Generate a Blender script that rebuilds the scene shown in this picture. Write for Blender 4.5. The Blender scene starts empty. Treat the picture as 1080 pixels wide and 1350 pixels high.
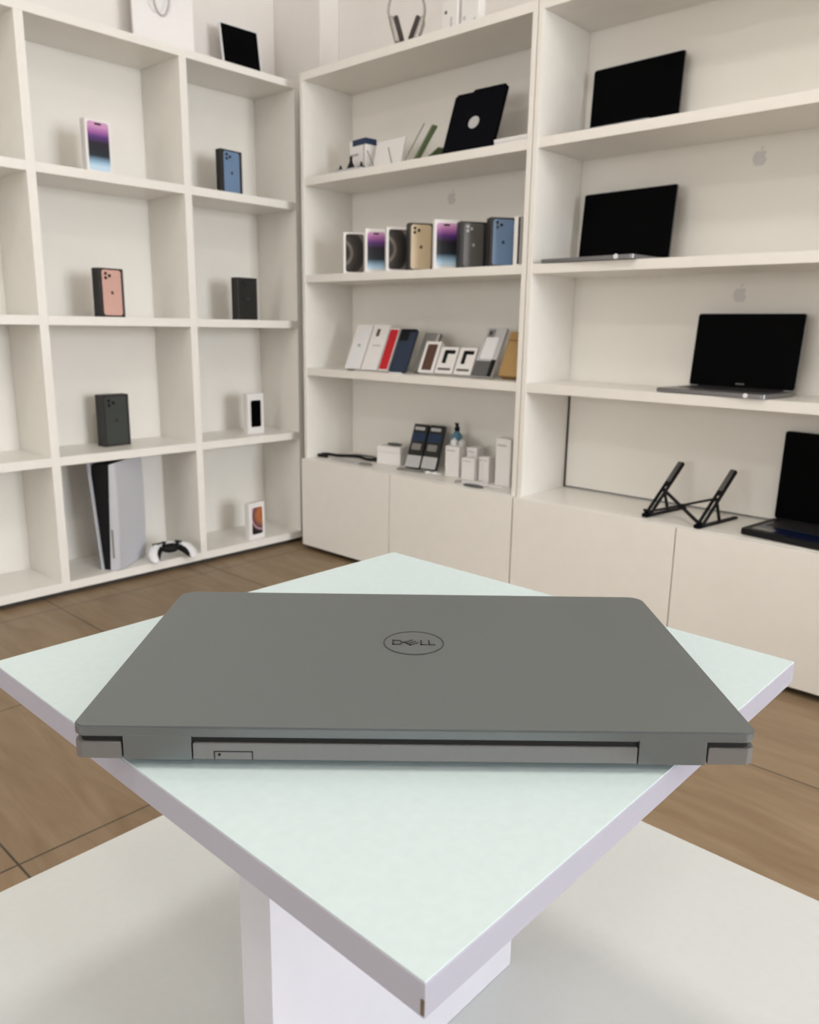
import bpy, bmesh, math, random
from mathutils import Vector, Matrix, Euler
random.seed(7)
scene = bpy.context.scene
COL = scene.collection
PI = math.pi
R = math.radians

# ------------------------------------------------------------------ materials
def mat(name, color=(.8, .8, .8), rough=.5, metal=0., coat=0., noise=0., nscale=60., bump=0., trans=0., ior=1.45, alpha=1., spec=.5):
    m = bpy.data.materials.new(name); m.use_nodes = True
    nt = m.node_tree; b = nt.nodes['Principled BSDF']
    b.inputs['Base Color'].default_value = (*color, 1)
    b.inputs['Roughness'].default_value = rough
    b.inputs['Metallic'].default_value = metal
    b.inputs['Coat Weight'].default_value = coat
    b.inputs['Transmission Weight'].default_value = trans
    b.inputs['IOR'].default_value = ior
    b.inputs['Alpha'].default_value = alpha
    b.inputs['Specular IOR Level'].default_value = spec
    if noise or bump:
        tc = nt.nodes.new('ShaderNodeTexCoord'); n = nt.nodes.new('ShaderNodeTexNoise')
        n.inputs['Scale'].default_value = nscale; n.inputs['Detail'].default_value = 3
        nt.links.new(tc.outputs['Object'], n.inputs['Vector'])
        if noise:
            r = nt.nodes.new('ShaderNodeValToRGB')
            r.color_ramp.elements[0].position = .3; r.color_ramp.elements[1].position = .7
            r.color_ramp.elements[0].color = (*[max(0, c * (1 - noise)) for c in color], 1)
            r.color_ramp.elements[1].color = (*[min(1, c * (1 + noise)) for c in color], 1)
            nt.links.new(n.outputs['Fac'], r.inputs['Fac']); nt.links.new(r.outputs['Color'], b.inputs['Base Color'])
        if bump:
            bp = nt.nodes.new('ShaderNodeBump'); bp.inputs['Strength'].default_value = bump; bp.inputs['Distance'].default_value = .001
            nt.links.new(n.outputs['Fac'], bp.inputs['Height']); nt.links.new(bp.outputs['Normal'], b.inputs['Normal'])
    return m

def ramp_mat(name, stops, mode='z', center=(0, 0, 0), span=(-.06, .06), rough=.35):
    """printed artwork: colour bands along the height, or rings round a centre (object coordinates)"""
    m = bpy.data.materials.new(name); m.use_nodes = True
    nt = m.node_tree; b = nt.nodes['Principled BSDF']; b.inputs['Roughness'].default_value = rough
    tc = nt.nodes.new('ShaderNodeTexCoord'); mr = nt.nodes.new('ShaderNodeMapRange')
    mr.inputs['From Min'].default_value, mr.inputs['From Max'].default_value = span
    if mode == 'z':
        s = nt.nodes.new('ShaderNodeSeparateXYZ'); nt.links.new(tc.outputs['Object'], s.inputs[0]); nt.links.new(s.outputs['Z'], mr.inputs['Value'])
    else:
        d = nt.nodes.new('ShaderNodeVectorMath'); d.operation = 'DISTANCE'; d.inputs[1].default_value = center
        nt.links.new(tc.outputs['Object'], d.inputs[0]); nt.links.new(d.outputs['Value'], mr.inputs['Value'])
    r = nt.nodes.new('ShaderNodeValToRGB'); cr = r.color_ramp
    while len(cr.elements) < len(stops): cr.elements.new(.5)
    for e, (p, c) in zip(cr.elements, stops): e.position = p; e.color = (*c, 1)
    nt.links.new(mr.outputs['Result'], r.inputs['Fac']); nt.links.new(r.outputs['Color'], b.inputs['Base Color'])
    return m

M = {}
M['laminate'] = mat('white_laminate', (.84, .815, .765), .32, noise=.012, nscale=25, bump=.02)
M['backboard'] = mat('white_hardboard', (.84, .815, .765), .5, noise=.01, nscale=8)
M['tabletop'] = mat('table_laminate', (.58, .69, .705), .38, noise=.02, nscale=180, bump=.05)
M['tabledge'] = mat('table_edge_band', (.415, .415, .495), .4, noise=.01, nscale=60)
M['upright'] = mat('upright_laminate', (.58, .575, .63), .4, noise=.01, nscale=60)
M['platform'] = mat('platform_laminate', (.64, .665, .66), .3, noise=.012, nscale=140, bump=.04)
M['wall'] = mat('painted_wall', (.84, .80, .765), .85, noise=.01, nscale=14, bump=.1)
M['ceiling'] = mat('painted_ceiling', (.85, .84, .82), .9, noise=.01, nscale=10)
M['floor_gap_shade'] = mat('plinth_painted_shade', (.05, .045, .04), .7, noise=.05, nscale=20)  # shadow line along the floor, put into the plinth's colour
M['alu'] = mat('anodised_grey', (.168, .186, .190), .42, metal=.55, noise=.02, nscale=900, bump=.03)
M['alu_base'] = mat('painted_grey_base', (.205, .202, .20), .45, metal=.5, noise=.05, nscale=1500, bump=.05)
M['alu_dark'] = mat('polished_dark_grey', (.07, .075, .075), .25, metal=.7, noise=.02, nscale=60)
M['gap'] = mat('black_gap', (.004, .004, .004), .8, noise=.02, nscale=60)
M['space_grey'] = mat('space_grey_metal', (.22, .22, .23), .35, metal=.8, noise=.02, nscale=500)
M['screen'] = mat('black_screen', (.0012, .0012, .0016), .3, noise=.05, nscale=3, spec=.04)
M['black'] = mat('black_plastic', (.009, .009, .010), .5, noise=.05, nscale=90, spec=.2)
M['black_soft'] = mat('soft_black_cover', (.004, .004, .006), .8, noise=.08, nscale=300, bump=.1, spec=.05)
M['keys'] = mat('keyboard_black', (.02, .02, .022), .5, noise=.05, nscale=200)
M['blue_reflection'] = mat('painted_blue_reflection', (.006, .012, .045), .25, noise=.05, nscale=30)  # blue reflections on the black deck, put into the base colour
M['white'] = mat('white_plastic', (.82, .82, .84), .35, noise=.01, nscale=60)
M['console_white'] = mat('matt_white_shell', (.58, .59, .64), .5, noise=.01, nscale=60)
M['white_card'] = mat('white_card', (.83, .81, .80), .55, noise=.012, nscale=70)
M['black_card'] = mat('black_card', (.02, .019, .018), .5, noise=.05, nscale=60)
M['grey_print'] = mat('grey_print', (.35, .36, .37), .5, noise=.03, nscale=60)
M['sticker_grey'] = mat('sticker_grey', (.66, .65, .64), .6, noise=.02, nscale=60)
M['faint_grey'] = mat('faint_grey_vinyl', (.52, .52, .53), .6, noise=.02, nscale=60)
M['navy'] = mat('navy_print', (.012, .032, .085), .5, noise=.04, nscale=60)
M['red'] = mat('red_case', (.55, .01, .02), .4, noise=.04, nscale=60)
M['navy_case'] = mat('navy_case', (.02, .035, .07), .5, noise=.04, nscale=60)
M['kraft'] = mat('kraft_board', (.42, .26, .10), .7, noise=.05, nscale=90)
M['stain'] = mat('brown_stain', (.13, .10, .065), .8, noise=.3, nscale=900)
M['brown'] = mat('dark_brown_print', (.10, .045, .03), .5, noise=.05, nscale=60)
M['mid_grey'] = mat('mid_grey_plastic', (.23, .225, .21), .5, noise=.05, nscale=60)
M['dark_grey'] = mat('dark_grey_plastic', (.11, .11, .11), .5, noise=.05, nscale=60)
M['silver'] = mat('silver_metal', (.36, .33, .31), .35, metal=.55, noise=.02, nscale=60)
M['cushion'] = mat('dark_mesh_cushion', (.055, .045, .042), .9, noise=.1, nscale=400, bump=.2)
M['cord'] = mat('grey_cord', (.5, .48, .47), .7, noise=.06, nscale=300)
M['green'] = mat('olive_green_cover', (.15, .20, .10), .5, noise=.05, nscale=80)
M['green_dim'] = mat('pale_green_cover', (.42, .47, .36), .55, noise=.03, nscale=80)
M['clear'] = mat('clear_plastic', (.80, .81, .80), .15, noise=.01, nscale=40, trans=.35)
M['blue_liquid'] = mat('blue_tinted_plastic', (.12, .27, .38), .2, noise=.04, nscale=40, trans=.2)
M['teal_dark'] = mat('dark_teal_label', (.03, .08, .10), .45, noise=.04, nscale=40)
M['phone_blue'] = mat('print_phone_blue', (.16, .25, .40), .35, noise=.03, nscale=30)
M['phone_pink'] = mat('print_phone_rose', (.66, .40, .34), .35, noise=.03, nscale=30)
M['phone_gold'] = mat('print_phone_gold', (.60, .48, .32), .35, noise=.03, nscale=30)
M['phone_graph'] = mat('print_phone_graphite', (.10, .095, .09), .35, noise=.03, nscale=30)
M['phone_green'] = mat('print_phone_midnight_green', (.045, .052, .048), .35, noise=.03, nscale=30)
M['phone_black'] = mat('print_phone_black', (.015, .016, .015), .35, noise=.03, nscale=30)
M['print_purple'] = ramp_mat('print_purple_lockscreen', [(0, (.55, .72, .85)), (.10, (.30, .48, .66)), (.26, (.01, .02, .03)), (.58, (.015, .01, .02)), (.74, (.10, .03, .20)), (.88, (.42, .14, .42)), (1, (.62, .32, .55))])
M['print_titan'] = ramp_mat('print_titanium_swirl', [(0, (.01, .01, .01)), (.28, (.012, .01, .009)), (.36, (.22, .19, .165)), (.42, (.04, .032, .028)), (.58, (.015, .012, .011)), (.72, (.02, .015, .013)), (.78, (.20, .17, .15)), (.86, (.05, .03, .022)), (1, (.06, .035, .028))], 'r', center=(-.055, 0, .0), span=(0, .125))
M['print_xs'] = ramp_mat('print_orange_planet', [(0, (.30, .07, .01)), (.35, (.50, .16, .05)), (.60, (.28, .10, .06)), (.76, (.10, .03, .05)), (.84, (.65, .42, .50)), (.90, (.12, .06, .08)), (1, (.005, .005, .006))], 'r', center=(.030, 0, .022), span=(0, .072))
M['flat_dark'] = mat('dark_lens', (.01, .01, .012), .2, noise=.02, nscale=50)
M['lens_light'] = mat('pale_lens_ring', (.45, .43, .42), .3, noise=.02, nscale=50)
M['lamp'] = None

def floor_material():
    m = bpy.data.materials.new('wood_look_tiles'); m.use_nodes = True
    nt = m.node_tree; b = nt.nodes['Principled BSDF']; b.inputs['Roughness'].default_value = .45
    tc = nt.nodes.new('ShaderNodeTexCoord')
    # tile joints
    mp = nt.nodes.new('ShaderNodeMapping'); mp.inputs['Location'].default_value = (-.10, 1.65, 0)
    nt.links.new(tc.outputs['Object'], mp.inputs['Vector'])
    br = nt.nodes.new('ShaderNodeTexBrick'); br.offset = 0; br.squash = 1
    br.inputs['Scale'].default_value = 1; br.inputs['Brick Width'].default_value = .60; br.inputs['Row Height'].default_value = .61
    br.inputs['Mortar Size'].default_value = .0022; br.inputs['Mortar Smooth'].default_value = .1
    br.inputs['Color1'].default_value = (0, 0, 0, 1); br.inputs['Color2'].default_value = (1, 1, 1, 1); br.inputs['Bias'].default_value = 0
    nt.links.new(mp.outputs[0], br.inputs['Vector'])
    # long grain running diagonally through the boards
    m2 = nt.nodes.new('ShaderNodeMapping'); m2.inputs['Scale'].default_value = (1.6, 9, 1); m2.inputs['Rotation'].default_value = (0, 0, R(20))
    nt.links.new(tc.outputs['Object'], m2.inputs['Vector'])
    n = nt.nodes.new('ShaderNodeTexNoise'); n.inputs['Scale'].default_value = 2.2; n.inputs['Detail'].default_value = 7; n.inputs['Distortion'].default_value = 1.2
    nt.links.new(m2.outputs[0], n.inputs['Vector'])
    r = nt.nodes.new('ShaderNodeValToRGB'); r.color_ramp.elements[0].position = .25; r.color_ramp.elements[1].position = .75
    r.color_ramp.elements[0].color = (.235, .155, .085, 1); r.color_ramp.elements[1].color = (.345, .25, .155, 1)
    nt.links.new(n.outputs['Fac'], r.inputs['Fac'])
    hsv = nt.nodes.new('ShaderNodeMixRGB'); hsv.blend_type = 'MULTIPLY'; hsv.inputs['Fac'].default_value = .12
    nt.links.new(r.outputs['Color'], hsv.inputs[1]); nt.links.new(br.outputs['Color'], hsv.inputs[2])
    mx = nt.nodes.new('ShaderNodeMixRGB'); mx.inputs[2].default_value = (.06, .042, .028, 1)
    nt.links.new(br.outputs['Fac'], mx.inputs['Fac']); nt.links.new(hsv.outputs[0], mx.inputs[1]); nt.links.new(mx.outputs[0], b.inputs['Base Color'])
    bp = nt.nodes.new('ShaderNodeBump'); bp.inputs['Strength'].default_value = .4; bp.inputs['Distance'].default_value = .002; bp.invert = True
    nt.links.new(br.outputs['Fac'], bp.inputs['Height']); nt.links.new(bp.outputs['Normal'], b.inputs['Normal'])
    return m
M['floor'] = floor_material()

def emit(name, color, strength):
    m = bpy.data.materials.new(name); m.use_nodes = True; nt = m.node_tree
    for n in list(nt.nodes): nt.nodes.remove(n)
    e = nt.nodes.new('ShaderNodeEmission'); e.inputs[0].default_value = (*color, 1); e.inputs[1].default_value = strength
    o = nt.nodes.new('ShaderNodeOutputMaterial'); nt.links.new(e.outputs[0], o.inputs[0]); return m
def pane_material():
    m = bpy.data.materials.new('window_glass'); m.use_nodes = True; nt = m.node_tree
    for n in list(nt.nodes): nt.nodes.remove(n)
    t = nt.nodes.new('ShaderNodeBsdfTransparent'); g = nt.nodes.new('ShaderNodeBsdfGlossy'); g.inputs['Roughness'].default_value = .02
    x = nt.nodes.new('ShaderNodeMixShader'); x.inputs[0].default_value = .08
    o = nt.nodes.new('ShaderNodeOutputMaterial')
    nt.links.new(t.outputs[0], x.inputs[1]); nt.links.new(g.outputs[0], x.inputs[2]); nt.links.new(x.outputs[0], o.inputs[0]); return m

# ------------------------------------------------------------------ mesh builder
class MB:
    def __init__(s): s.bm = bmesh.new()
    def _add(s, verts, mx):
        if mx is not None: bmesh.ops.transform(s.bm, matrix=mx, verts=verts)
    def box(s, x0, y0, z0, x1, y1, z1, bev=0., seg=2, mx=None):
        t = bmesh.new(); r = bmesh.ops.create_cube(t, size=1)
        bmesh.ops.scale(t, vec=(x1 - x0, y1 - y0, z1 - z0), verts=t.verts)
        bmesh.ops.translate(t, vec=((x0 + x1) / 2, (y0 + y1) / 2, (z0 + z1) / 2), verts=t.verts)
        if bev: bmesh.ops.bevel(t, geom=list(t.edges), offset=bev, segments=seg, affect='EDGES', profile=.5)
        s.merge(t, mx); return s
    def merge(s, t, mx=None):
        if mx is not None: bmesh.ops.transform(t, matrix=mx, verts=t.verts)
        me = bpy.data.meshes.new('tmp'); t.to_mesh(me); t.free(); s.bm.from_mesh(me); bpy.data.meshes.remove(me); return s
    def prism(s, pts, d0, d1, axis='y', bev=0., mx=None):
        """outline pts (a,b) extruded along axis from d0 to d1: y -> (a,d,b), z -> (a,b,d), x -> (d,a,b)"""
        f = {'y': lambda a, b, d: (a, d, b), 'z': lambda a, b, d: (a, b, d), 'x': lambda a, b, d: (d, a, b)}[axis]
        t = bmesh.new(); n = len(pts)
        A = [t.verts.new(f(a, b, d0)) for a, b in pts]; B = [t.verts.new(f(a, b, d1)) for a, b in pts]
        fa = t.faces.new(A); fb = t.faces.new(B[::-1])
        for i in range(n): t.faces.new((A[i], B[i], B[(i + 1) % n], A[(i + 1) % n]))
        bmesh.ops.recalc_face_normals(t, faces=t.faces)
        if bev:
            es = [e for e in t.edges if (e.verts[0] in A and e.verts[1] in A) or (e.verts[0] in B and e.verts[1] in B)]
            bmesh.ops.bevel(t, geom=es, offset=bev, segments=2, affect='EDGES')
        s.merge(t, mx); return s
    def rprism(s, x0, z0, x1, z1, r, d0, d1, axis='y', seg=6, bev=0., mx=None):
        return s.prism(rrect(x0, z0, x1, z1, r, seg), d0, d1, axis, bev, mx)
    def cyl(s, p0, p1, r0, r1=None, n=20):
        r1 = r0 if r1 is None else r1
        p0 = Vector(p0); p1 = Vector(p1); d = p1 - p0; t = bmesh.new()
        bmesh.ops.create_cone(t, cap_ends=True, segments=n, radius1=r0, radius2=r1, depth=d.length)
        q = d.to_track_quat('Z', 'Y').to_matrix().to_4x4()
        s.merge(t, Matrix.Translation((p0 + p1) / 2) @ q); return s
    def lathe(s, prof, n=24, mx=None):
        t = bmesh.new(); rings = []
        for r, z in prof: rings.append([t.verts.new((r * math.cos(2 * PI * i / n), r * math.sin(2 * PI * i / n), z)) for i in range(n)])
        for a, b in zip(rings, rings[1:]):
            for i in range(n): t.faces.new((a[i], a[(i + 1) % n], b[(i + 1) % n], b[i]))
        t.faces.new(rings[0][::-1]); t.faces.new(rings[-1])
        s.merge(t, mx); return s
    def ell(s, c, rad, mx=None, u=20, v=12):
        t = bmesh.new(); bmesh.ops.create_uvsphere(t, u_segments=u, v_segments=v, radius=1)
        bmesh.ops.scale(t, vec=rad, verts=t.verts)
        if mx is not None: bmesh.ops.transform(t, matrix=mx, verts=t.verts)
        bmesh.ops.translate(t, vec=c, verts=t.verts); s.merge(t); return s
    def tube(s, pts, r, n=8, closed=False, flat=1.):
        pts = [Vector(p) for p in pts]; t = bmesh.new(); rings = []; N = len(pts)
        rr = r if isinstance(r, (list, tuple)) else [r] * N
        up = Vector((0, 0, 1)); prev = None
        for i, p in enumerate(pts):
            a = pts[(i - 1) % N] if (closed or i) else p; b = pts[(i + 1) % N] if (closed or i < N - 1) else p
            d = (b - a).normalized()
            if prev is None:
                ref = up if abs(d.dot(up)) < .9 else Vector((1, 0, 0)); u = d.cross(ref).normalized()
            else: u = (prev - d * prev.dot(d)).normalized()
            prev = u; v = d.cross(u)
            rings.append([t.verts.new(p + (u * math.cos(2 * PI * k / n) + v * flat * math.sin(2 * PI * k / n)) * rr[i]) for k in range(n)])
        pr = list(zip(rings, rings[1:])) + ([(rings[-1], rings[0])] if closed else [])
        for a, b in pr:
            for k in range(n): t.faces.new((a[k], a[(k + 1) % n], b[(k + 1) % n], b[k]))
        if not closed: t.faces.new(rings[0][::-1]); t.faces.new(rings[-1])
        bmesh.ops.recalc_face_normals(t, faces=t.faces)
        s.merge(t); return s
    def build(s, name, material, parent=None, loc=(0, 0, 0), rot=(0, 0, 0), smooth=False, sub=0):
        me = bpy.data.meshes.new(name)
        bmesh.ops.recalc_face_normals(s.bm, faces=s.bm.faces)
        s.bm.to_mesh(me); s.bm.free(); me.materials.append(material)
        if smooth:
            for p in me.polygons: p.use_smooth = True
            try: me.set_sharp_from_angle(angle=R(38))
            except Exception: pass
        o = bpy.data.objects.new(name, me); COL.objects.link(o)
        o.parent = parent; o.location = loc; o.rotation_euler = rot
        if sub:
            md = o.modifiers.new('Subdivision', 'SUBSURF'); md.levels = md.render_levels = sub
        return o

def rrect(x0, z0, x1, z1, r, seg=6):
    out = []
    for cx, cz, a0 in ((x1 - r, z1 - r, 0), (x0 + r, z1 - r, 90), (x0 + r, z0 + r, 180), (x1 - r, z0 + r, 270)):
        for i in range(seg + 1):
            a = R(a0 + 90 * i / seg); out.append((cx + r * math.cos(a), cz + r * math.sin(a)))
    return out

def tag(o, label=None, cat=None, group=None, kind=None):
    if label: o['label'] = label
    if cat: o['category'] = cat
    if group: o['group'] = group
    if kind: o['kind'] = kind
    return o
def thing(name, label, cat, loc=(0, 0, 0), rot=(0, 0, 0), group=None):
    o = bpy.data.objects.new(name, None); COL.objects.link(o); o.location = loc; o.rotation_euler = rot
    o.empty_display_size = .05
    return tag(o, label, cat, group)
def B(name, m, parent, *a, bev=.0008, **k):
    return MB().box(*a, bev=bev).build(name, m, parent, **k)

# ------------------------------------------------------------------ the room
XW, YW = -.285, .285            # faces of the two walls behind the shelving
XR, YF, ZC = 7.4, -8.6, 2.85
def struct(name, mb, m): return tag(mb.build(name, m), kind='structure')
struct('floor', MB().box(XW - .1, YF - .1, -.1, XR + .1, YW + .1, 0), M['floor'])
struct('ceiling', MB().box(XW - .1, YF - .1, ZC, XR + .1, YW + .1, ZC + .1), M['ceiling'])
struct('wall_left', MB().box(XW - .1, YF - .1, 0, XW, YW + .1, ZC), M['wall'])
struct('wall_back', MB().box(XW, YW, 0, XR, YW + .1, ZC), M['wall'])
struct('trim_1', MB().box(XW, .185, 1.80, .000, YW, ZC, bev=.004), M['wall'])          # boxed-in pipe in the corner
# wall with the shop window to the right of the camera
wy0, wy1, wz0, wz1 = -1.7, .05, .40, 2.35
w = MB(); w.box(XR, YF, 0, XR + .1, YW, wz0); w.box(XR, YF, wz1, XR + .1, YW, ZC); w.box(XR, YF, wz0, XR + .1, wy0, wz1); w.box(XR, wy1, wz0, XR + .1, YW, wz1)
struct('wall_right', w, M['wall'])
win = tag(bpy.data.objects.new('window_1', None), kind='structure'); COL.objects.link(win); win.location = (XR + .05, (wy0 + wy1) / 2, wz0)
hw, hh = (wy1 - wy0) / 2, wz1 - wz0
f = MB()
for a in (-hw, -.025, hw - .05): f.box(-.03, a, 0, .03, a + .05, hh)
f.box(-.03, -hw, 0, .03, hw, .05); f.box(-.03, -hw, hh - .05, .03, hw, hh)
f.build('window_frame', M['white'], win)
MB().box(-.003, -hw + .04, .04, .003, hw - .04, hh - .04).build('pane', pane_material(), win)
fx0, fx1, fz0, fz1 = -.1, 4.2, .25, 2.45
w = MB(); w.box(XW, YF - .1, 0, XR, YF, fz0); w.box(XW, YF - .1, fz1, XR, YF, ZC); w.box(XW, YF - .1, fz0, fx0, YF, fz1); w.box(fx1, YF - .1, fz0, XR, YF, fz1)
struct('wall_front', w, M['wall'])
win = tag(bpy.data.objects.new('fill_window', None), kind='structure'); COL.objects.link(win); win.location = ((fx0 + fx1) / 2, YF - .05, fz0)  # unseen window, added to light the shelf backs from the front
gw, gh = (fx1 - fx0) / 2, fz1 - fz0
f = MB()
for a in (-gw, -gw / 3 - .025, gw / 3 - .025, gw - .05): f.box(a, -.03, 0, a + .05, .03, gh)
f.box(-gw, -.03, 0, gw, .03, .05); f.box(-gw, -.03, gh - .05, gw, .03, gh)
f.build('window_frame', M['white'], win)
MB().box(-gw + .04, -.003, .04, gw - .04, .003, gh - .04).build('pane', pane_material(), win)

# ------------------------------------------------------------------ shelving unit along the left wall
DL = .25
unit = thing('cube_shelving_unit', 'white open cube shelving unit along the left wall, holding phone boxes and a game console', 'shelving unit', (0, 0, 0))
yd = [-2.051, -1.511, -.971, -.431]
hb = .014
for y in yd: B('divider', M['laminate'], unit, -DL, y - hb, .02, 0, y + hb, 1.787)
B('side_panel', M['laminate'], unit, -DL, .05, .02, 0, .078, 1.787)
for z in (.034, .4604, .9117, 1.3643):
    edges = yd + [.064]
    for a, b in zip(edges, edges[1:]):
        B('shelf', M['laminate'], unit, -DL, a + hb, z - .0145, 0, b - hb, z + .0145)
B('top_panel', M['laminate'], unit, -DL, yd[0] - hb, 1.787, 0.0005, .078, 1.813)
B('back_panel', M['backboard'], unit, -DL - .008, yd[0] - hb, .02, -DL, .078, 1.80, bev=0)
B('plinth', M['floor_gap_shade'], unit, -DL, yd[0], 0.0, -.03, .07, .0195, bev=0)

# ------------------------------------------------------------------ two bookcases along the back wall
DR = .25
def bookcase(x0, x1, label, shelves, zb, seam, lowgap):
    t = thing('bookcase', label, 'bookcase', (0, 0, 0), group=None)
    th = .0175
    for a in (x0, x1 - th): B('side_panel', M['laminate'], t, a, 0, .02, a + th, DR, 1.813)
    B('top_panel', M['laminate'], t, x0 + th, 0, 1.785, x1 - th, DR, 1.813)
    for z in shelves: B('shelf', M['laminate'], t, x0 + th, .002, z - .014, x1 - th, DR, z + .014)
    B('cabinet_top', M['laminate'], t, x0 + th, 0, zb - .018, x1 - th, DR + .012, zb)
    B('cabinet_bottom', M['laminate'], t, x0 + th, .02, .02, x1 - th, DR, .038)
    if lowgap:
        B('back_panel', M['backboard'], t, x0 + th, DR, shelves[-1] - .014, x1 - th, DR + .008, 1.80, bev=0)
        B('back_panel', M['backboard'], t, x0 + th + .008, DR + .002, zb + .007, x1 - th, DR + .01, shelves[-1] - .02, bev=0)
        B('gap_shade_sheet', M['grey_print'], t, x0 + th, DR + .012, .02, x1 - th, DR + .018, shelves[-1] - .02, bev=0)  # grey sheet whose colour stands in for the darkness behind the gap
    else:
        B('back_panel', M['backboard'], t, x0 + th, DR, .02, x1 - th, DR + .008, 1.80, bev=0)
    B('door', M['laminate'], t, x0 + .001, -.018, .022, seam - .0015, -.0005, zb - .0015, bev=.0012)
    B('door', M['laminate'], t, seam + .0015, -.018, .022, x1 - .001, -.0005, zb - .0015, bev=.0012)
    B('plinth', M['floor_gap_shade'], t, x0 + .005, .03, 0, x1 - .005, .05, .0195, bev=0)
    return t
ZR = [1.4363, 1.0845, .7304]; ZB = .3843
bookcase(.094, 1.1425, 'white bookcase nearest the corner, shelves crowded with phone boxes and accessories', ZR, ZB, .593, False)
bookcase(1.1455, 2.245, 'white bookcase on the right with open laptops on its shelves', ZR, ZB, 1.692, True)
S1, S2, S3 = [z + .0142 for z in ZR]; S0 = ZB + .0002
L1, L2, L3 = [z + .0147 for z in (.4604, .9117, 1.3643)]; L0 = .034 + .0147; LT = 1.8132

# ------------------------------------------------------------------ logo stickers on the back panels
def fruit_outline(s):
    right = [(0, .30), (.10, .335), (.20, .33), (.31, .27), (.27, .21), (.235, .12), (.25, .02), (.34, -.06), (.31, -.16), (.23, -.28), (.15, -.345), (.07, -.33), (0, -.315)]
    left = [(-.07, -.33), (-.15, -.345), (-.24, -.27), (-.32, -.13), (-.345, .03), (-.31, .19), (-.22, .30), (-.11, .335)]
    return [(a * s, b * s) for a, b in right + left]
def leaf_outline(s): return [(a * s, b * s) for a, b in [(.0, .37), (.01, .45), (.06, .52), (.14, .56), (.15, .50), (.10, .42)]]
def sticker(loc, rotz, label, s=.055, m=None):
    o = MB().prism(fruit_outline(s), -.0006, 0, 'y').prism(leaf_outline(s), -.0006, 0, 'y').build('logo_sticker', m or M['sticker_grey'], None, loc, (0, 0, rotz))
    return tag(o, label, 'sticker')
sticker((1.712, DR - .0001, 1.366), 0, 'faint grey apple-shaped sticker on the panel right of the middle upper laptop')
sticker((1.697, DR - .0001, 1.010), 0, 'faint grey apple-shaped sticker just above the open laptop on the third shelf')
sticker((.632, DR - .0001, 1.360), 0, 'faint grey apple-shaped sticker above the row of phone boxes')

# ------------------------------------------------------------------ phone boxes
def camera_square(parent, m, W, H, yf, big=False, light=False):
    cx, cz = -W * .22, H * .5 - W * .26
    h = W * .2
    c = MB().rprism(cx - h, cz - h, cx + h, cz + h, h * .45, yf - .0012, yf, 'y').build('camera_plate', m, parent)
    ring = M['lens_light'] if light else M['flat_dark']
    for dx, dz in ((-.5, .48), (-.5, -.48), (.48, 0)):
        MB().cyl((cx + dx * h, yf - .0012, cz + dz * h), (cx + dx * h, yf - .0022, cz + dz * h), h * .36, n=16).build('lens', ring, c)
def phone_box(label, loc, rotz, w=.09, h=.158, d=.035, art='purple', body='white', lean=0., group=None, inset=.78, name='phone_box'):
    t = thing(name, label, 'box', loc, (-lean, 0, rotz), group)
    bm_ = M['white_card'] if body == 'white' else M['black_card']
    MB().box(-w / 2, 0, 0, w / 2, d, h, bev=.0016).build('box_body', bm_, t)
    MB().box(-w / 2 - .0004, d * .62, .0005, w / 2 + .0004, d * .635, h - .0005).build('lid_seam', M['grey_print'] if body == 'white' else M['gap'], t)
    W = w * inset; H = W * 2.02
    if H > h * .93: H = h * .93; W = H / 2.02
    pic = M.get({'purple': 'print_purple', 'titan': 'print_titan', 'xs': 'print_xs'}.get(art, art))
    p = MB().rprism(-W / 2, -H / 2, W / 2, H / 2, W * .13, -.0009, .0002, 'y', bev=.0002).build('phone_picture', pic, t, (0, 0, h / 2))
    if art == 'purple':
        MB().rprism(-W * .16, H / 2 - W * .13, W * .16, H / 2 - W * .05, W * .038, -.0013, -.0008, 'y').build('camera_cutout', M['gap'], p)
    elif art.startswith('phone_') and art != 'phone_blackscreen':
        dark = {'phone_gold': 'brown', 'phone_pink': 'brown', 'phone_blue': 'navy', 'phone_graph': 'phone_graph', 'phone_green': 'phone_black', 'phone_black': 'phone_green'}[art]
        camera_square(p, M[art], W, H, -.0009, light=(art == 'phone_graph'))
        MB().prism(fruit_outline(W * .22), -.0012, -.0008, 'y').build('logo', M[{'phone_graph': 'grey_print'}.get(art, dark)], p)
    return t
Q = PI / 2
M['phone_blackscreen'] = M['screen']
gL = None
phone_box('white phone box with purple screen print, alone in an upper cube of the left unit', (-.026, -.737, L3), Q + R(2), .088, .160, .030, 'purple', 'white', inset=.82)
phone_box('black phone box printed with a blue phone, beside the divider on the upper right cube', (-.07, -.196, L3), Q + R(4), .100, .160, .030, 'phone_blue', 'black', inset=.86)
phone_box('black phone box printed with a rose gold phone, on the left unit', (-.03, -.722, L2), Q + R(8), .094, .158, .040, 'phone_pink', 'black', inset=.8)
phone_box('slim black phone box with a dark phone print, right of the rose gold one', (-.04, -.162, L2), Q + R(2), .094, .158, .040, 'phone_black', 'black', inset=.84)
phone_box('charcoal phone box with a dark green phone print, above the game console', (-.118, -.692, L1), Q + R(4), .105, .183, .045, 'phone_green', 'black', inset=.84)
phone_box('white phone box with an all-black phone print, in the cube near the corner', (-.068, -.118, L1), Q + R(6), .086, .163, .028, 'phone_blackscreen', 'white', inset=.62)
phone_box('white phone box with an orange planet print, in the bottom cube near the corner', (-.022, -.160, L0), Q + R(6), .084, .152, .028, 'xs', 'white', inset=.66)
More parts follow.
